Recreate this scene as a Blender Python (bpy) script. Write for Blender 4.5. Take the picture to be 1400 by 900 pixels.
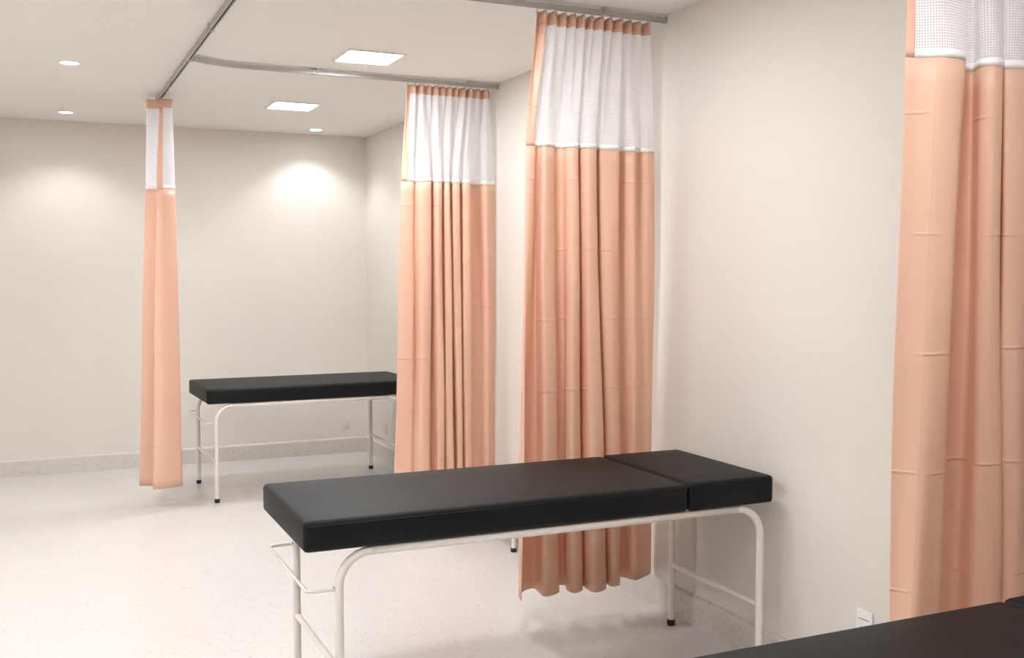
import bpy, bmesh, math, random
from mathutils import Vector, Matrix

for o in list(bpy.data.objects):
    bpy.data.objects.remove(o)
S = bpy.context.scene
C = S.collection
random.seed(7)

# ------------------------------------------------------------------ camera
H = 2.66            # room height
XW = 2.585          # right wall
YB = 8.60           # back wall
XL = -1.45          # left wall (out of frame)
YF = -1.30          # wall behind the camera
cam_d = bpy.data.cameras.new('camera')
cam = bpy.data.objects.new('camera', cam_d)
C.objects.link(cam)
cam_d.sensor_width = 36.0
cam_d.lens = 1433.0 / 1400.0 * 36.0
cam_d.clip_start = 0.02
cam.location = (0, 0, 1.52)
cam.rotation_euler = (math.radians(90 - 3.06), 0, math.radians(-24.63))
S.camera = cam

# ------------------------------------------------------------------ world, exposure
w = bpy.data.worlds.new('world')
w.use_nodes = True
w.node_tree.nodes['Background'].inputs[0].default_value = (1.0, 0.97, 0.93, 1)
w.node_tree.nodes['Background'].inputs[1].default_value = 0.05
S.world = w
S.view_settings.view_transform = 'Standard'
S.view_settings.look = 'None'
S.view_settings.gamma = 1.0
S.view_settings.use_curve_mapping = False
S.view_settings.exposure = 0.60
PANEL_E = 50.0      # radiance of the square ceiling panels
SPOT_W = 11.0       # watts of a recessed downlight
LAMP = (0.985, 0.99, 1.0)

# ------------------------------------------------------------------ materials
def mat(name):
    m = bpy.data.materials.new(name)
    m.use_nodes = True
    nt = m.node_tree
    return m, nt, nt.nodes['Principled BSDF']

def N(nt, t, **kw):
    n = nt.nodes.new(t)
    for k, v in kw.items():
        setattr(n, k, v)
    return n

def plain(name, col, rough=0.5, metal=0.0, spec=0.5):
    m, nt, b = mat(name)
    b.inputs['Base Color'].default_value = (*col, 1)
    b.inputs['Roughness'].default_value = rough
    b.inputs['Metallic'].default_value = metal
    b.inputs['Specular IOR Level'].default_value = spec
    return m, nt, b

def mottled(name, c1, c2, scale, rough, bump=0.0, bscale=200.0, spec=0.3):
    m, nt, b = plain(name, c1, rough, 0, spec)
    tc = N(nt, 'ShaderNodeTexCoord')
    n1 = N(nt, 'ShaderNodeTexNoise'); n1.inputs['Scale'].default_value = scale
    n1.inputs['Detail'].default_value = 4
    mx = N(nt, 'ShaderNodeMix', data_type='RGBA')
    mx.inputs[6].default_value = (*c1, 1); mx.inputs[7].default_value = (*c2, 1)
    nt.links.new(tc.outputs['Object'], n1.inputs['Vector'])
    nt.links.new(n1.outputs['Fac'], mx.inputs[0])
    nt.links.new(mx.outputs[2], b.inputs['Base Color'])
    if bump:
        n2 = N(nt, 'ShaderNodeTexNoise'); n2.inputs['Scale'].default_value = bscale
        bp = N(nt, 'ShaderNodeBump'); bp.inputs['Strength'].default_value = bump
        bp.inputs['Distance'].default_value = 0.002
        nt.links.new(tc.outputs['Object'], n2.inputs['Vector'])
        nt.links.new(n2.outputs['Fac'], bp.inputs['Height'])
        nt.links.new(bp.outputs['Normal'], b.inputs['Normal'])
    return m

M_WALL = mottled('wall_paint', (0.765, 0.72, 0.67), (0.78, 0.735, 0.685), 2.0, 0.55, 0.08, 260)
M_CEIL = mottled('ceiling_paint', (0.875, 0.845, 0.805), (0.885, 0.855, 0.815), 1.5, 0.8, 0.04, 180)

def terrazzo(name, base, dark, light, rough):
    m, nt, b = plain(name, base, rough, 0, 0.5)
    tc = N(nt, 'ShaderNodeTexCoord')
    v1 = N(nt, 'ShaderNodeTexVoronoi'); v1.inputs['Scale'].default_value = 95
    v2 = N(nt, 'ShaderNodeTexVoronoi'); v2.inputs['Scale'].default_value = 210
    nz = N(nt, 'ShaderNodeTexNoise'); nz.inputs['Scale'].default_value = 1.3; nz.inputs['Detail'].default_value = 5
    for x in (v1, v2, nz):
        nt.links.new(tc.outputs['Object'], x.inputs['Vector'])
    def chips(v, lo, hi, ncol, src):
        sep = N(nt, 'ShaderNodeSeparateColor')
        nt.links.new(v.outputs['Color'], sep.inputs[0])
        mr = N(nt, 'ShaderNodeMapRange'); mr.inputs[1].default_value = lo; mr.inputs[2].default_value = hi
        nt.links.new(sep.outputs[0], mr.inputs[0])
        mx = N(nt, 'ShaderNodeMix', data_type='RGBA')
        mx.inputs[7].default_value = (*ncol, 1)
        nt.links.new(mr.outputs[0], mx.inputs[0])
        nt.links.new(src, mx.inputs[6])
        return mx.outputs[2]
    mx0 = N(nt, 'ShaderNodeMix', data_type='RGBA')
    mx0.inputs[6].default_value = (*[c * 0.97 for c in base], 1)
    mx0.inputs[7].default_value = (*[min(1, c * 1.03) for c in base], 1)
    nt.links.new(nz.outputs['Fac'], mx0.inputs[0])
    c = chips(v1, 0.90, 1.0, dark, mx0.outputs[2])
    c = chips(v2, 0.80, 1.0, light, c)
    nt.links.new(c, b.inputs['Base Color'])
    return m
M_FLOOR = terrazzo('terrazzo_floor', (0.68, 0.66, 0.64), (0.59, 0.565, 0.545), (0.72, 0.70, 0.685), 0.24)
M_BASE = terrazzo('terrazzo_baseboard', (0.68, 0.645, 0.61), (0.54, 0.50, 0.46), (0.73, 0.70, 0.67), 0.35)

M_BLACK = mottled('black_vinyl', (0.002, 0.002, 0.002), (0.004, 0.004, 0.004), 3.0, 0.55, 0.06, 700, 0.30)
M_BLACK.node_tree.nodes['Principled BSDF'].inputs['Specular Tint'].default_value = (0.88, 0.96, 1.0, 1)
M_WHITE = mottled('white_enamel', (0.82, 0.78, 0.73), (0.85, 0.81, 0.76), 6.0, 0.28, 0.0, 100, 0.5)
M_RUBBER = plain('black_rubber', (0.010, 0.010, 0.010), 0.6)[0]
M_PLATE = plain('white_plastic', (0.86, 0.85, 0.83), 0.35)[0]
M_PLATE2 = plain('beige_plastic', (0.74, 0.695, 0.645), 0.4)[0]
M_FAINT = plain('beige_groove', (0.50, 0.46, 0.41), 0.6)[0]
M_HOLE = plain('dark_socket', (0.03, 0.03, 0.03), 0.6)[0]
M_ALU = mottled('aluminium', (0.46, 0.45, 0.44), (0.54, 0.53, 0.52), 14.0, 0.42)
M_ALU.node_tree.nodes['Principled BSDF'].inputs['Metallic'].default_value = 0.75
M_GAP = plain('track_slot', (0.10, 0.095, 0.09), 0.7)[0]
M_CHROME = plain('steel', (0.72, 0.71, 0.70), 0.22, 1.0)[0]

def emissive(name, strength):
    m, nt, b = plain(name, (0.9, 0.9, 0.9), 0.6)
    b.inputs['Emission Color'].default_value = (*LAMP, 1)
    b.inputs['Emission Strength'].default_value = strength
    return m
M_PANEL = emissive('led_panel_diffuser', PANEL_E)
M_LENS = emissive('downlight_lens', 14.0)

def vinyl(name, col, trans):
    """Peach curtain vinyl: slight gloss, a little light passes through, packing creases as fine relief."""
    m, nt, b = plain(name, col, 0.38, 0, 0.45)
    out = nt.nodes['Material Output']
    uv = N(nt, 'ShaderNodeUVMap')
    sep = N(nt, 'ShaderNodeSeparateXYZ'); nt.links.new(uv.outputs[0], sep.inputs[0])
    nz = N(nt, 'ShaderNodeTexNoise'); nz.inputs['Scale'].default_value = 5.0; nz.inputs['Detail'].default_value = 3
    nt.links.new(uv.outputs[0], nz.inputs['Vector'])
    def math_(op, a, bb=None, c=None):
        n = N(nt, 'ShaderNodeMath', operation=op)
        for i, x in enumerate((a, bb, c)):
            if x is None: continue
            if isinstance(x, (int, float)): n.inputs[i].default_value = x
            else: nt.links.new(x, n.inputs[i])
        return n.outputs[0]
    def crease(coord, period, phase, wob, width):
        t = math_('ADD', coord, math_('MULTIPLY', math_('SUBTRACT', nz.outputs['Fac'], 0.5), wob))
        t = math_('DIVIDE', math_('SUBTRACT', t, phase), period)
        t = math_('ABSOLUTE', math_('SUBTRACT', math_('FRACT', math_('ADD', t, 0.5)), 0.5))
        t = math_('MULTIPLY', t, period)
        mr = N(nt, 'ShaderNodeMapRange', interpolation_type='SMOOTHSTEP')
        mr.inputs[1].default_value = 0.0; mr.inputs[2].default_value = width
        mr.inputs[3].default_value = 1.0; mr.inputs[4].default_value = 0.0
        nt.links.new(t, mr.inputs[0])
        return mr.outputs[0]
    n2 = N(nt, 'ShaderNodeTexNoise'); n2.inputs['Scale'].default_value = 9.0; n2.inputs['Detail'].default_value = 1
    nt.links.new(uv.outputs[0], n2.inputs['Vector'])
    mask = N(nt, 'ShaderNodeMapRange'); mask.inputs[1].default_value = 0.44; mask.inputs[2].default_value = 0.56
    nt.links.new(n2.outputs['Fac'], mask.inputs[0])
    h = math_('MULTIPLY', crease(sep.outputs[1], 0.30, 0.12, 0.03, 0.006), mask.outputs[0])
    v = math_('MULTIPLY', crease(sep.outputs[0], 0.37, 0.08, 0.015, 0.004), 0.30)
    n3 = N(nt, 'ShaderNodeTexNoise'); n3.inputs['Scale'].default_value = 6.0
    n3.inputs['Detail'].default_value = 2
    nt.links.new(uv.outputs[0], n3.inputs['Vector'])
    hh = math_('ADD', math_('ADD', h, v), math_('MULTIPLY', n3.outputs['Fac'], 2.2))
    bp = N(nt, 'ShaderNodeBump'); bp.inputs['Strength'].default_value = 0.55
    bp.inputs['Distance'].default_value = 0.004
    nt.links.new(hh, bp.inputs['Height'])
    nt.links.new(bp.outputs['Normal'], b.inputs['Normal'])
    tr = N(nt, 'ShaderNodeBsdfTranslucent'); tr.inputs[0].default_value = (*col, 1)
    mx = N(nt, 'ShaderNodeMixShader'); mx.inputs[0].default_value = trans
    nt.links.new(b.outputs[0], mx.inputs[1]); nt.links.new(tr.outputs[0], mx.inputs[2])
    nt.links.new(mx.outputs[0], out.inputs[0])
    return m
M_PEACH = vinyl('peach_vinyl', (0.94, 0.63, 0.475), 0.25)
M_HEAD_SHADED = vinyl('peach_header_shaded', (0.80, 0.49, 0.35), 0.10)  # same peach vinyl, darkened in colour for shade and doubled cloth
M_TAPE = plain('white_tape', (0.93, 0.92, 0.91), 0.6)[0]

def net(name):
    m, nt, b = plain(name, (0.92, 0.92, 0.95), 0.7, 0, 0.2)
    out = nt.nodes['Material Output']
    uv = N(nt, 'ShaderNodeUVMap')
    sc = N(nt, 'ShaderNodeVectorMath', operation='SCALE'); sc.inputs['Scale'].default_value = 1 / 0.0068
    nt.links.new(uv.outputs[0], sc.inputs[0])
    fr = N(nt, 'ShaderNodeVectorMath', operation='FRACTION'); nt.links.new(sc.outputs[0], fr.inputs[0])
    sb = N(nt, 'ShaderNodeVectorMath', operation='SUBTRACT'); sb.inputs[1].default_value = (0.5, 0.5, 0.0)
    nt.links.new(fr.outputs[0], sb.inputs[0])
    ln = N(nt, 'ShaderNodeVectorMath', operation='LENGTH'); nt.links.new(sb.outputs[0], ln.inputs[0])
    mr = N(nt, 'ShaderNodeMapRange'); mr.inputs[1].default_value = 0.18; mr.inputs[2].default_value = 0.32
    mr.inputs[3].default_value = 1.0; mr.inputs[4].default_value = 0.0
    nt.links.new(ln.outputs['Value'], mr.inputs[0])
    tr = N(nt, 'ShaderNodeBsdfTranslucent'); tr.inputs[0].default_value = (0.92, 0.92, 0.95, 1)
    mx = N(nt, 'ShaderNodeMixShader'); mx.inputs[0].default_value = 0.45
    nt.links.new(b.outputs[0], mx.inputs[1]); nt.links.new(tr.outputs[0], mx.inputs[2])
    tp = N(nt, 'ShaderNodeBsdfTransparent')
    m2 = N(nt, 'ShaderNodeMixShader')
    nt.links.new(mr.outputs[0], m2.inputs[0])
    nt.links.new(mx.outputs[0], m2.inputs[1]); nt.links.new(tp.outputs[0], m2.inputs[2])
    nt.links.new(m2.outputs[0], out.inputs[0])
    return m
M_NET = net('white_net')

# ------------------------------------------------------------------ helpers
def link(name, me, material, parent=None, smooth=False):
    if material is not None:
        me.materials.append(material)
    if smooth:
        for p in me.polygons: p.use_smooth = True
    o = bpy.data.objects.new(name, me)
    C.objects.link(o)
    if parent is not None:
        o.parent = parent
    return o

def obj(name, bm, material, parent=None, smooth=False):
    me = bpy.data.meshes.new(name)
    bmesh.ops.recalc_face_normals(bm, faces=bm.faces)
    bm.to_mesh(me); bm.free()
    return link(name, me, material, parent, smooth)

def thing(name, label, cat, loc=(0, 0, 0), rz=0.0, group=None):
    o = bpy.data.objects.new(name, None)
    C.objects.link(o)
    o.location = loc; o.rotation_euler = (0, 0, rz); o.empty_display_size = 0.1
    o['label'] = label; o['category'] = cat
    if group: o['group'] = group
    return o

def box(bm, x0, x1, y0, y1, z0, z1, bevel=0.0, seg=2):
    r = bmesh.ops.create_cube(bm, size=1.0)
    vs = r['verts']
    for v in vs:
        v.co = Vector(((x0 + x1) / 2 + v.co.x * (x1 - x0), (y0 + y1) / 2 + v.co.y * (y1 - y0), (z0 + z1) / 2 + v.co.z * (z1 - z0)))
    if bevel > 0:
        es = list({e for v in vs for e in v.link_edges})
        bmesh.ops.bevel(bm, geom=es, offset=bevel, segments=seg, profile=0.5, affect='EDGES')

def tube(bm, pts, r, n=14, cap=True):
    """Round tube along a polyline of points."""
    pts = [Vector(p) for p in pts]
    rings = []
    up = None
    for i, p in enumerate(pts):
        if i == 0: t = pts[1] - pts[0]
        elif i == len(pts) - 1: t = pts[-1] - pts[-2]
        else: t = (pts[i + 1] - pts[i]).normalized() + (pts[i] - pts[i - 1]).normalized()
        t.normalize()
        if up is None:
            up = Vector((0, 0, 1)) if abs(t.z) < 0.9 else Vector((0, 1, 0))
        a = t.cross(up)
        if a.length < 1e-4: a = t.orthogonal()
        a.normalize(); b = a.cross(t).normalized(); up = b
        rings.append([bm.verts.new(p + r * (math.cos(k * 2 * math.pi / n) * a + math.sin(k * 2 * math.pi / n) * b)) for k in range(n)])
    for q0, q1 in zip(rings, rings[1:]):
        for k in range(n):
            bm.faces.new((q0[k], q0[(k + 1) % n], q1[(k + 1) % n], q1[k]))
    if cap:
        bm.faces.new(rings[0]); bm.faces.new(list(reversed(rings[-1])))

def lathe(bm, prof, n=24, cx=0, cy=0):
    rings = []
    for r, z in prof:
        rings.append([bm.verts.new((cx + r * math.cos(2 * math.pi * k / n), cy + r * math.sin(2 * math.pi * k / n), z)) for k in range(n)])
    for q0, q1 in zip(rings, rings[1:]):
        for k in range(n):
            bm.faces.new((q0[k], q0[(k + 1) % n], q1[(k + 1) % n], q1[k]))
    return rings

def disc(bm, r, z, n=24):
    bm.faces.new([bm.verts.new((r * math.cos(2 * math.pi * k / n), r * math.sin(2 * math.pi * k / n), z)) for k in range(n)])

def autosmooth(o, ang=40):
    for p in o.data.polygons: p.use_smooth = True
    bm = bmesh.new(); bm.from_mesh(o.data)
    for e in bm.edges:
        if len(e.link_faces) == 2 and e.calc_face_angle(0) > math.radians(ang): e.smooth = False
    bm.to_mesh(o.data); bm.free()
    return o

def struct(name, x0, x1, y0, y1, z0, z1, m, label=None):
    bm = bmesh.new(); box(bm, x0, x1, y0, y1, z0, z1)
    o = obj(name, bm, m)
    o['kind'] = 'structure'
    if label: o['label'] = label
    return o

# ------------------------------------------------------------------ room shell
struct('floor', XL - .1, XW + .1, YF - .1, YB + .1, -0.1, 0, M_FLOOR, 'polished pale terrazzo floor')
struct('ceiling', XL - .1, XW + .1, YF - .1, YB + .1, H, H + 0.1, M_CEIL, 'plain off white plaster ceiling')
struct('wall_back', XL - .1, XW + .1, YB, YB + 0.1, 0, H, M_WALL, 'plain beige painted back wall')
struct('wall_right', XW, XW + 0.1, YF - .1, YB, 0, H, M_WALL, 'plain beige painted right wall')
struct('wall_left', XL - .1, XL, YF - .1, YB, 0, H, M_WALL, 'plain beige painted left wall')
struct('wall_front', XL, XW, YF - 0.1, YF, 0, H, M_WALL, 'plain beige wall behind the camera')

def baseboard(name, p0, p1, nrm, label):
    """Terrazzo skirting: upright face, small rounded top ledge, cove at the floor."""
    prof = [(0.0, 0.0), (0.019, 0.0), (0.019, 0.116), (0.016, 0.122), (0.0, 0.130)]
    bm = bmesh.new()
    rings = []
    for p in (p0, p1):
        rings.append([bm.verts.new((p[0] + nrm[0] * d, p[1] + nrm[1] * d, z)) for d, z in prof])
    n = len(prof)
    for k in range(n):
        bm.faces.new((rings[0][k], rings[0][(k + 1) % n], rings[1][(k + 1) % n], rings[1][k]))
    bm.faces.new(rings[0]); bm.faces.new(rings[1])
    o = obj(name, bm, M_BASE)
    o['kind'] = 'structure'; o['label'] = label
    return o
baseboard('baseboard_back', (XL, YB), (XW, YB), (0, -1), 'speckled terrazzo baseboard along the back wall')
baseboard('baseboard_right', (XW, YF), (XW, YB - 0.019), (-1, 0), 'speckled terrazzo baseboard along the right wall')
baseboard('baseboard_left', (XL, YF), (XL, YB - 0.019), (1, 0), 'speckled terrazzo baseboard along the left wall')

# ------------------------------------------------------------------ ceiling lamps
def panel_lamp(x, y, label):
    t = thing('ceiling_panel_light', label, 'ceiling light', (x, y, H), 0, 'square ceiling panel lights')
    a, f = 0.142, 0.155
    bm = bmesh.new()
    for x0, x1, y0, y1 in ((-f, f, -f, -a), (-f, f, a, f), (-f, -a, -a, a), (a, f, -a, a)):
        box(bm, x0, x1, y0, y1, -0.010, 0.0)
    obj('frame', bm, M_PLATE, t)
    bm = bmesh.new(); box(bm, -a, a, -a, a, -0.007, 0.0)
    obj('diffuser', bm, M_PANEL, t)
    return t
panel_lamp(1.645, 5.40, 'larger looking square white ceiling panel light above the middle bay')
panel_lamp(1.645, 7.17, 'square white ceiling panel light nearest the back wall')
panel_lamp(1.45, 3.40, 'unseen square ceiling panel light added above the long black bed')  # out of view, added to light the front curtain and bed
panel_lamp(1.45, 1.35, 'unseen square ceiling panel light added above the nearest bed')  # out of view, added to light the rightmost curtain
for y, where in ((6.40, 'by the far bed'), (4.60, 'by the middle bay'), (2.70, 'by the long bed'), (0.80, 'by the nearest bed')):
    panel_lamp(-0.62, y, 'unseen square ceiling panel light added over the left aisle ' + where)  # unseen row, added as soft fill light from the left

def downlight(x, y, label, watts=SPOT_W, cone=124):
    t = thing('round_downlight', label, 'downlight', (x, y, H), 0, 'round recessed downlights')
    bm = bmesh.new()
    lathe(bm, [(0.046, -0.001), (0.048, -0.006), (0.060, -0.006), (0.064, -0.003), (0.065, 0.0)], 28)
    obj('trim_ring', bm, M_PLATE, t, True)
    bm = bmesh.new()
    r = lathe(bm, [(0.047, 0.0), (0.046, -0.003), (0.03, -0.0045), (0.012, -0.005)], 28)
    bm.faces.new(r[-1])
    obj('lens', bm, M_LENS, t, True)
    ld = bpy.data.lights.new('downlight_beam', 'SPOT')
    ld.energy = watts; ld.color = LAMP
    ld.spot_size = math.radians(cone); ld.spot_blend = 0.6; ld.shadow_soft_size = 0.045
    lo = bpy.data.objects.new('downlight_beam', ld); C.objects.link(lo)
    lo.parent = t; lo.location = (0, 0, -0.03)
    return t
downlight(0.216, 6.22, 'larger looking round downlight at the left of the ceiling')
downlight(0.251, 8.13, 'small round downlight close to the back wall at the left')
downlight(2.086, 8.29, 'small round downlight close to the back right corner')
for x, y, where in ((0.22, 4.3, 'over the aisle left of the long bed'), (0.22, 2.4, 'over the aisle just ahead of the camera'), (0.22, 0.5, 'straight over the camera')):
    downlight(x, y, 'unseen round downlight added ' + where, SPOT_W, 105)  # unseen, added to brighten the floor and its bounce onto the ceiling

# ------------------------------------------------------------------ curtain tracks
TZ0, TZ1 = H - 0.032, H - 0.010
def channel(bm, pts, half=0.0105):
    """Aluminium C-channel swept along plan points, slot open at the bottom."""
    pr = [(-half, TZ1), (half, TZ1), (half, TZ0), (0.004, TZ0), (0.004, TZ0 + .004), (half - .003, TZ0 + .004),
          (half - .003, TZ1 - .003), (-half + .003, TZ1 - .003), (-half + .003, TZ0 + .004), (-0.004, TZ0 + .004), (-0.004, TZ0), (-half, TZ0)]
    pts = [Vector((p[0], p[1])) for p in pts]
    rings = []
    for i, p in enumerate(pts):
        a = pts[max(i - 1, 0)]; b = pts[min(i + 1, len(pts) - 1)]
        t = (b - a).normalized(); n = Vector((-t.y, t.x))
        rings.append([bm.verts.new((p.x + n.x * d, p.y + n.y * d, z)) for d, z in pr])
    k = len(pr)
    for q0, q1 in zip(rings, rings[1:]):
        for j in range(k):
            bm.faces.new((q0[j], q0[(j + 1) % k], q1[(j + 1) % k], q1[j]))
    bm.faces.new(rings[0]); bm.faces.new(list(reversed(rings[-1])))

def track(label, pts, brackets, endcaps):
    p0 = pts[0]
    t = thing('curtain_track', label, 'curtain track', (p0[0], p0[1], 0), 0, 'ceiling curtain tracks')
    q = [(p[0] - p0[0], p[1] - p0[1]) for p in pts]
    bm = bmesh.new(); channel(bm, q); obj('rail', bm, M_ALU, t)
    for (bx_, by_, horiz) in brackets:
        bm = bmesh.new()
        x, y = bx_ - p0[0], by_ - p0[1]
        a, b = (0.012, 0.015) if horiz else (0.015, 0.012)
        box(bm, x - a, x + a, y - b, y + b, TZ0 - 0.0012, H, 0.002, 1)
        br = obj('bracket', bm, M_ALU, t)
        bm = bmesh.new()
        if horiz: tube(bm, [(x, y - b - .004, TZ0 + .014), (x, y - b + .001, TZ0 + .014)], 0.004, 8)
        else: tube(bm, [(x + a + .005, y, TZ0 + .014), (x + a - .012, y, TZ0 + .014)], 0.004, 8)
        obj('screw', bm, M_CHROME, br)
    for (ex, ey, horiz) in endcaps:
        bm = bmesh.new(); x, y = ex - p0[0], ey - p0[1]
        if horiz: box(bm, x - .004, x + .004, y - .015, y + .015, TZ0 - .003, TZ1 + .003, .001, 1)
        else: box(bm, x - .015, x + .015, y - .004, y + .004, TZ0 - .003, TZ1 + .003, .001, 1)
        obj('end_cap', bm, M_ALU, t)
    return t

XT = 0.775          # track that runs along the room
T1, T2, T3 = 5.84, 4.00, 2.00
def bay(y):
    pts = []
    for k in range(9):                      # short bend where the bay rail meets the long rail
        a = k / 8.0
        pts.append((XT + 0.016 + 0.34 * a, y - 0.11 * (1 - a) ** 2.2))
    pts += [(x, y) for x in (1.4, 1.8, 2.2, XW - 0.012)]
    return pts
track('thin metal curtain track running along the room to the narrow gathered curtain', [(XT, 7.20), (XT, 6.0), (XT, 4.0), (XT, 2.0), (XT, -1.2)],
      [(XT, 6.62, False), (XT, 5.0, False), (XT, 3.1, False), (XT, 1.2, False), (XT, -0.9, False)], [(XT, 7.20, False)])
track('metal curtain track across the ceiling carrying the middle curtain', bay(T1), [(1.46, T1, True), (2.40, T1, True)], [(XW - .006, T1, True)])
track('metal curtain track at the top edge carrying the front curtain', bay(T2), [(1.35, T2, True), (2.27, T2, True)], [(XW - .006, T2, True)])
track('metal curtain track overhead carrying the curtain at the right edge', bay(T3), [(1.35, T3, True), (2.2, T3, True)], [(XW - .006, T3, True)])
for y in (T1, T2, T3):
    bm = bmesh.new()
    box(bm, -0.020, 0.030, -0.020, 0.020, -0.036, -0.030, 0.002, 1)
    tube(bm, [(0.0, -0.008, -0.030), (0.0, -0.008, -0.040)], 0.005, 8)
    o = obj('tee_connector', bm, M_ALU)
    o.location = (XT + 0.002, y - 0.11, H)
    o['label'] = 'small metal tee connector joining the curtain tracks' if y == T1 else 'small metal tee connector overhead on the track of the ' + ('front curtain' if y == T2 else 'rightmost curtain')
    o['category'] = 'connector'; o['group'] = 'track connectors'

# ------------------------------------------------------------------ curtains
Z_TOP, Z_HB, Z_SEAM, Z_HEM = 2.618, 2.562, 2.073, 0.150

def catmull(P, k=7):
    """Centripetal-like smooth curve through the plan points, k samples to a segment."""
    out = []
    n = len(P)
    for i in range(n - 1):
        p0 = P[max(i - 1, 0)]; p1 = P[i]; p2 = P[i + 1]; p3 = P[min(i + 2, n - 1)]
        d1 = max(math.dist(p0, p1), 1e-4) ** 0.5; d2 = max(math.dist(p1, p2), 1e-4) ** 0.5; d3 = max(math.dist(p2, p3), 1e-4) ** 0.5
        m1 = [0, 0]; m2 = [0, 0]
        for c in (0, 1):
            a = (p1[c] - p0[c]) / d1 if i > 0 else (p2[c] - p1[c]) / d2
            b = (p2[c] - p1[c]) / d2
            e = (p3[c] - p2[c]) / d3 if i < n - 2 else b
            m1[c] = (a * d2 + b * d1) / (d1 + d2) * d2 if i > 0 else b * d2
            m2[c] = (b * d3 + e * d2) / (d2 + d3) * d2 if i < n - 2 else b * d2
        for j in range(k + (1 if i == n - 2 else 0)):
            t = j / k
            h0 = 2 * t**3 - 3 * t**2 + 1; h1 = t**3 - 2 * t**2 + t; h2 = -2 * t**3 + 3 * t**2; h3 = t**3 - t**2
            out.append(tuple(h0 * p1[c] + h1 * m1[c] + h2 * p2[c] + h3 * m2[c] for c in (0, 1)))
    return out

def curtain(label, top, seam, hem, root, band, seed, k=7, z_hem=Z_HEM, sag=0.005):
    """top, seam, hem: the plan line (world x, y) of the cloth at three heights, point for point."""
    rnd = random.Random(seed)
    t = thing('privacy_curtain', label, 'curtain', (root[0], root[1], 0), 0, 'privacy curtains')
    n = len(top)
    ph = [rnd.uniform(0, 6.28) for _ in range(n)]
    zs = [Z_TOP, Z_TOP - .02, Z_TOP - .04, Z_HB]
    zs += [Z_HB + (Z_SEAM - Z_HB) * i / 10 for i in range(1, 11)]
    ZT = Z_SEAM - 0.021
    zs += [ZT]
    zs += [ZT + (z_hem - ZT) * i / 34 for i in range(1, 35)]
    rows = []
    for z in zs:
        P = []
        for i in range(n):
            if z >= Z_SEAM:
                a = (Z_TOP - z) / (Z_TOP - Z_SEAM)
                e = a * a * (3 - 2 * a) * 0.5 + a * 0.5
                x = top[i][0] + (seam[i][0] - top[i][0]) * e; y = top[i][1] + (seam[i][1] - top[i][1]) * e
            else:
                a = (Z_SEAM - z) / (Z_SEAM - z_hem)
                x = seam[i][0] + (hem[i][0] - seam[i][0]) * a; y = seam[i][1] + (hem[i][1] - seam[i][1]) * (a ** 1.3)
                wv = math.sin(a * 3.14)
                x += 0.0035 * wv * math.sin(ph[i] + a * 5.0); y += 0.006 * wv * math.sin(ph[i] * 1.7 + a * 6.0)
            P.append((min(x, XW - 0.012), y))
        rows.append(catmull(P, k))
    m = len(rows[0])
    js = zs.index(Z_SEAM)
    U = [0.0]
    for i in range(1, m):
        U.append(U[-1] + math.dist(rows[js][i], rows[js][i - 1]))
    def zz(j, i):
        z = zs[j]
        if j < 4:                                    # header droops a little between its hooks
            s = math.sin(math.pi * (i % (2 * k)) / (2 * k))
            z -= sag * s * s * (1 - j / 3.0)
        return z
    def piece(name, j0, j1, i0, i1, material, parent, thick, off=0.0):
        vs, fs, uvs = [], [], []
        for j in range(j0, j1 + 1):
            for i in range(i0, i1 + 1):
                x, y = rows[j][i]
                if off:
                    a = rows[j][max(i - 1, 0)]; b = rows[j][min(i + 1, m - 1)]
                    tx, ty = b[0] - a[0], b[1] - a[1]; l = math.hypot(tx, ty) or 1
                    x += ty / l * off; y -= tx / l * off
                vs.append((x - root[0], y - root[1], zz(j, i))); uvs.append((U[i], zs[j]))
        wd = i1 - i0 + 1
        for j in range(j1 - j0):
            for i in range(i1 - i0):
                a = j * wd + i
                fs.append((a, a + wd, a + wd + 1, a + 1))
        me = bpy.data.meshes.new(name)
        me.from_pydata(vs, [], fs)
        uvl = me.uv_layers.new(name='UVMap')
        for lp in me.loops: uvl.data[lp.index].uv = uvs[lp.vertex_index]
        o = link(name, me, material, parent, True)
        if thick:
            md = o.modifiers.new('thickness', 'SOLIDIFY'); md.thickness = thick; md.offset = 0
        return o
    ib = band                                        # samples taken by the plain edge band
    e = m - 1
    drape = piece('drape', js + 1, len(zs) - 1, 0, e, M_PEACH, t, 0.0012)
    tape = piece('seam_tape', js, js + 1, ib, e, M_TAPE, t, 0.003)
    piece('net_panel', 3, js, ib, e, M_NET, t, 0)
    piece('edge_band', 3, js + 1, 0, ib, M_PEACH, t, 0.0015)
    head = piece('header', 0, 3, 0, e, M_HEAD_SHADED, t, 0.0025)
    # hooks and eyelets
    for i in range(0, m, 2 * k):
        i = min(max(i, 2), m - 3)
        x, y = rows[1][i][0] - root[0], rows[1][i][1] - root[1]
        bm = bmesh.new()
        tube(bm, [(x, y, Z_TOP - .014), (x, y - .003, Z_TOP - .006), (x, y - .002, Z_TOP), (x, y, TZ0 - .003)], 0.0016, 6)
        obj('hook', bm, M_CHROME, head, True)
        bm = bmesh.new()
        tube(bm, [(x + .007 * math.cos(a * math.pi / 5), y - .0025, Z_TOP - .016 + .007 * math.sin(a * math.pi / 5)) for a in range(11)], 0.0018, 6, False)
        obj('eyelet', bm, M_CHROME, head, True)
    return t

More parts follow.
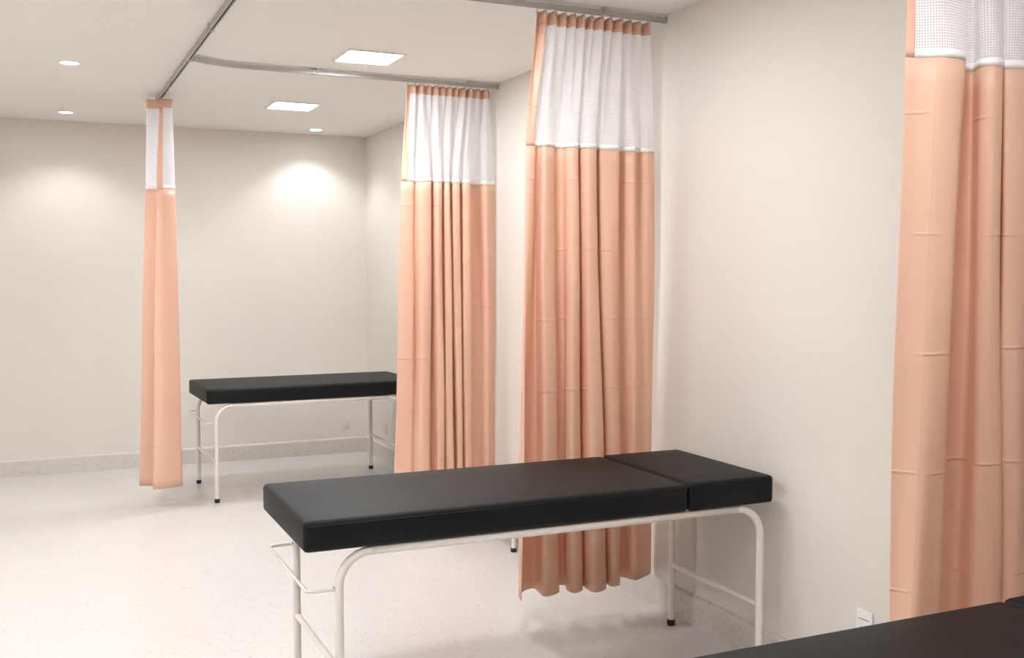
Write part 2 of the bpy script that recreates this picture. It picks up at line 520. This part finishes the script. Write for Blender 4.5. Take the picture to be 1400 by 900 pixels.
def from_ctrl(ctrl, y0, xa, xb, pinch=0.018):
    """ctrl: (x at the net seam, x at the hem, fold depth towards the room at the hem and at the seam)."""
    n = len(ctrl)
    s0, s1 = ctrl[0][0], max(c[0] for c in ctrl)
    top, seam, hem = [], [], []
    for i, (xs, xh, d, ds) in enumerate(ctrl):
        u = i / (n - 1); v = (xs - s0) / (s1 - s0)
        xt = xa + (xb - xa) * (0.8 * u + 0.2 * v)
        top.append((xt, y0 - 0.15 * ds + (pinch if i % 2 else -pinch) - 0.004))
        seam.append((xs, y0 - ds))
        hem.append((xh, y0 - d))
    return top, seam, hem

c3 = [(1.893, 1.848, 0.036, 0.01), (1.911, 1.836, 0.09, 0.015), (1.934, 1.891, -0.018, 0.01), (1.961, 1.956, -0.045, -0.024), (1.969, 1.95, 0.081, 0.03), (2.02, 2.03, 0.054, 0.01),
      (2.051, 2.069, -0.036, -0.024), (2.079, 2.101, -0.027, -0.024), (2.084, 2.078, 0.036, 0.015), (2.104, 2.085, 0.09, 0.03), (2.131, 2.134, 0.072, 0.025), (2.158, 2.185, -0.027, -0.032),
      (2.155, 2.165, 0.036, 0), (2.172, 2.171, 0.117, 0.04), (2.214, 2.235, 0.099, 0.035), (2.245, 2.294, -0.018, -0.032), (2.246, 2.275, 0.054, 0.01), (2.281, 2.289, 0.081, 0.025),
      (2.332, 2.326, 0.063, 0.025), (2.366, 2.38, -0.036, -0.032), (2.388, 2.4, -0.018, 0), (2.413, 2.421, 0.036, 0.02), (2.462, 2.484, 0.009, -0.024), (2.483, 2.532, -0.018, 0.01),
      (2.527, 2.572, -0.072, 0)]
a, b, c = from_ctrl(c3, T2, 1.938, 2.49)
curtain('peach vinyl curtain with white net top hanging behind the long black bed', a, b, c, (2.2, T2), 14, 3)

c2 = [(1.967, 1.907, 0, 0.011), (1.997, 1.959, 0.019, 0.017), (2.039, 2.009, 0.033, 0.011), (2.058, 2.032, 0.019, -0.016), (2.081, 2.066, 0.052, 0.033), (2.142, 2.118, 0.046, 0.028),
      (2.162, 2.145, -0.04, -0.04), (2.166, 2.168, 0, 0), (2.181, 2.176, 0.052, 0.033), (2.21, 2.211, 0.046, 0.028), (2.228, 2.233, -0.032, -0.032), (2.233, 2.234, 0.033, 0.017),
      (2.25, 2.264, 0.052, 0.033), (2.263, 2.281, 0.046, 0.022), (2.283, 2.304, -0.032, -0.04), (2.286, 2.307, 0.039, 0.022), (2.321, 2.336, 0.039, 0.028), (2.34, 2.359, -0.032, -0.032),
      (2.352, 2.359, 0.039, 0.022), (2.387, 2.393, 0.039, 0.028), (2.434, 2.425, -0.016, -0.04), (2.477, 2.479, -0.04, -0.04), (2.498, 2.512, 0.007, 0.011), (2.568, 2.572, -0.024, -0.016)]
a, b, c = from_ctrl(c2, T1, 2.00, 2.535)
curtain('peach vinyl curtain with white net top hiding the right end of the far bed', a, b, c, (2.25, T1), 8, 5)

c4 = [(1.974, 1.956, 0.017, 0.024), (2.007, 1.96, 0.043, 0.032), (2.059, 1.966, 0.085, 0.064), (2.118, 2.009, 0.093, 0.064), (2.151, 2.049, 0.076, 0.048), (2.233, 2.159, -0.034, -0.032),
      (2.274, 2.257, -0.043, -0.04), (2.243, 2.262, 0.017, 0.016), (2.254, 2.286, 0.043, 0.04), (2.288, 2.33, 0.043, 0.04), (2.378, 2.426, -0.043, -0.04), (2.318, 2.362, 0.025, 0.024),
      (2.341, 2.381, 0.051, 0.04), (2.405, 2.452, 0.034, 0.032), (2.487, 2.542, -0.043, -0.04), (2.433, 2.475, 0.043, 0.032), (2.508, 2.567, 0.017, 0.016)]
a, b, c = from_ctrl(c4, T3, 1.995, 2.50)
curtain('large peach vinyl curtain with white net top cut by the right picture edge', a, b, c, (2.3, T3), 7, 9, k=9)

# the curtain pushed together at the end of the long track, its folds lying across that track
seam = [(0.728, 6.93), (0.765, 6.925), (0.846, 6.985), (0.76, 7.03), (0.678, 7.075), (0.76, 7.10), (0.862, 7.125), (0.77, 7.15), (0.69, 7.175), (0.86, 7.20)]
hem = [(0.672, 6.93), (0.74, 6.915), (0.862, 6.985), (0.73, 7.03), (0.606, 7.085), (0.73, 7.11), (0.872, 7.135), (0.74, 7.17), (0.63, 7.20), (0.86, 7.23)]
top = [(0.758, 6.955), (0.778, 6.955), (0.838, 6.99), (0.772, 7.025), (0.690, 7.05), (0.77, 7.075), (0.848, 7.10), (0.775, 7.125), (0.705, 7.15), (0.84, 7.17)]
curtain('narrow peach vinyl curtain gathered tight at the end of its track', top, seam, hem, (0.775, 7.05), 7, 11, sag=0.004)

# ------------------------------------------------------------------ examination beds
def bend(p, c0, c1, r, n=7):
    """Points of a round elbow at p between directions c0 (from) and c1 (to)."""
    p = Vector(p); c0 = Vector(c0).normalized(); c1 = Vector(c1).normalized()
    a = p - c0 * r; out = []
    cen = p - c0 * r + c1 * r
    for i in range(n + 1):
        t = i / n * math.pi / 2
        out.append(cen - c1 * r * math.cos(t) + c0 * r * math.sin(t))
    return out

def pad(bm, x0, x1, y0, y1, z0, z1, r=0.016, seg=4, crown=0.004):
    """Upholstered slab: rounded edges, top very slightly crowned."""
    box(bm, x0, x1, y0, y1, z0, z1, r, seg)
    bmesh.ops.subdivide_edges(bm, edges=[e for e in bm.edges if e.calc_length() > 0.3], cuts=5, use_grid_fill=True)
    for v in bm.verts:
        if v.co.z > z1 - r:
            u = min(1, min(v.co.x - x0, x1 - v.co.x) / 0.16); w_ = min(1, min(v.co.y - y0, y1 - v.co.y) / 0.16)
            v.co.z += crown * max(0, u) * max(0, w_)

def exam_bed(label, loc, rz, L, W, fl, fr, fn, ff, zt=0.757, zb=0.657, split=None, holder=True, hout=0.100):
    t = thing('examination_bed', label, 'bed', loc, rz, 'black examination beds')
    bm = bmesh.new()
    pad(bm, 0, split if split else L, 0, W, zb, zt)
    mt = autosmooth(obj('mattress', bm, M_BLACK, t), 50)
    def piping(parent, x0, x1, z):
        r = 0.02; pts = []
        for cx, cy, a0 in ((x1 - r, r, -90), (x1 - r, W - r, 0), (x0 + r, W - r, 90), (x0 + r, r, 180)):
            for k in range(5):
                a = math.radians(a0 + k * 22.5)
                pts.append((cx + (r - .0005) * math.cos(a), cy + (r - .0005) * math.sin(a), z))
        pts.append(pts[0])
        bm = bmesh.new(); tube(bm, pts, 0.0028, 6, False)
        obj('piping', bm, M_BLACK, parent, True)
    piping(mt, 0, split if split else L, zt - 0.017)
    if split:
        bm = bmesh.new(); pad(bm, split + 0.004, L, 0, W, zb, zt + 0.004)
        hp = autosmooth(obj('headrest', bm, M_BLACK, t), 50)
        piping(hp, split + 0.004, L, zt - 0.013)
    # frame of bent tube
    R = 0.0145
    zr = zb - R - 0.001
    br = 0.105
    for y in (fn, ff):
        bm = bmesh.new()
        tube(bm, [(fl + br, y, zr), ((fl + fr) / 2, y, zr), (fr - br, y, zr)], R)
        obj('side_rail', bm, M_WHITE, t, True)
        for x, s in ((fl, 1), (fr, -1)):
            pts = [(x, y, 0.018), (x, y, 0.2), (x, y, 0.4)] + [tuple(v) for v in bend((x, y, zr), (0, 0, 1), (s, 0, 0), br)]
            bm = bmesh.new(); tube(bm, pts, R)
            lg = autosmooth(obj('leg', bm, M_WHITE, t), 60)
            bm = bmesh.new()
            rr = lathe(bm, [(0.0, 0.0), (0.0155, 0.0), (0.0175, 0.003), (0.0175, 0.020), (0.0165, 0.026), (0.0148, 0.027)], 16, x, y)
            obj('rubber_foot', bm, M_RUBBER, lg, True)
    for x in (fl, fr):
        bm = bmesh.new(); tube(bm, [(x, fn + .010, 0.265), (x, ff - .010, 0.265)], 0.0105, 10)
        autosmooth(obj('stretcher', bm, M_WHITE, t), 60)
    # steel strips under the padding
    for k in range(3):
        x = fl + (fr - fl) * (0.15 + 0.35 * k)
        bm = bmesh.new(); box(bm, x - .012, x + .012, fn, ff, zb - .006, zb - .001)
        obj('cross_strip', bm, M_WHITE, t)
    if holder:
        zh = 0.530
        bm = bmesh.new()
        xo = fl - hout
        pts = [(fl - .008, ff, zh), (xo + .02, ff, zh), (xo + .006, ff - .006, zh), (xo, ff - .02, zh), (xo, fn + .02, zh), (xo + .006, fn + .006, zh), (xo + .02, fn, zh), (fl - .008, fn, zh)]
        tube(bm, pts, 0.0060, 8)
        o = autosmooth(obj('paper_roll_holder', bm, M_WHITE, t), 60)
        for y in (fn, ff):
            bm = bmesh.new()
            tube(bm, [(fl - .016, y, zh - .004), (fl - .016, y, zh + .006)], 0.0068, 8)
            obj('clip', bm, M_CHROME, o, True)
    return t

exam_bed('long black padded bed with split headrest on white legs, in the centre', (0.742, 3.150, 0), -0.008, 1.780, 0.655, 0.115, 1.735, 0.024, 0.628, split=1.40)
exam_bed('far black padded bed on white legs near the back wall', (1.030, 7.035, 0), 0.025, 1.50, 0.735, 0.060, 1.360, 0.024, 0.735, hout=0.06)
exam_bed('nearest black padded bed cut off by the bottom right corner', (0.65, 1.055, 0), 0.0, 1.780, 0.665, 0.115, 1.735, 0.024, 0.628, split=1.395)

# ------------------------------------------------------------------ step stool behind the front curtain
st = thing('step_stool', 'low stool with white legs mostly hidden behind the front curtain', 'stool', (2.362, 5.11, 0))
for x in (0.0, 0.18):
    for y in (0.02, 0.36):
        bm = bmesh.new(); tube(bm, [(x, y, 0.012), (x, y, 0.18)], 0.0125, 12)
        lg = autosmooth(obj('leg', bm, M_WHITE, st), 60)
        bm = bmesh.new(); lathe(bm, [(0.0, 0.0), (0.016, 0.0), (0.017, 0.02), (0.0126, 0.022)], 14, x, y)
        obj('rubber_foot', bm, M_RUBBER, lg, True)
bm = bmesh.new(); box(bm, -0.02, 0.20, 0.0, 0.38, 0.18, 0.205, 0.006, 2); obj('tread', bm, M_RUBBER, st)

# ------------------------------------------------------------------ wall sockets
def socket(label, loc, rz, m, height=0.118):
    """Plate in local x (width) and z, facing local -y."""
    t = thing('wall_socket', label, 'socket', loc, rz, 'wall sockets')
    hw = 0.037; hh = height / 2
    bm = bmesh.new(); box(bm, -hw, hw, -0.009, 0.0, -hh, hh, 0.003, 2); pl = autosmooth(obj('plate', bm, m, t), 40)
    bm = bmesh.new()
    for z in (hh * 0.48, -hh * 0.48):
        box(bm, -0.025, 0.025, -0.0105, -0.008, z - .0008, z + .0008)
    obj('groove', bm, M_HOLE if m is M_PLATE else M_FAINT, pl)
    pts = [(-0.020, 0.0), (-0.011, 0.013), (0.011, 0.013), (0.020, 0.0), (0.011, -0.013), (-0.011, -0.013)]
    bm = bmesh.new()
    fr_ = [bm.verts.new((x, -0.0105, z)) for x, z in pts]; bk = [bm.verts.new((x, -0.006, z)) for x, z in pts]
    bm.faces.new(fr_); bm.faces.new(bk)
    for k in range(6): bm.faces.new((fr_[k], fr_[(k + 1) % 6], bk[(k + 1) % 6], bk[k]))
    obj('outlet', bm, M_PLATE if m is M_PLATE else m, pl)
    for x in (-0.0095, 0.0, 0.0095):
        bm = bmesh.new(); tube(bm, [(x, -0.0112, 0.0 if x else -0.003), (x, -0.007, 0.0 if x else -0.003)], 0.0024, 8)
        obj('pin_hole', bm, M_HOLE if m is M_PLATE else M_FAINT, pl)
    return t
socket('white wall socket low on the right wall beside the nearest bed', (XW, 2.717, 0.302), math.radians(-90), M_PLATE)
socket('beige wall socket low on the back wall under the far bed', (2.394, YB, 0.240), 0, M_PLATE2, 0.075)
socket('beige wall socket low on the right wall in the far corner', (XW, 8.08, 0.262), math.radians(-90), M_PLATE2, 0.075)
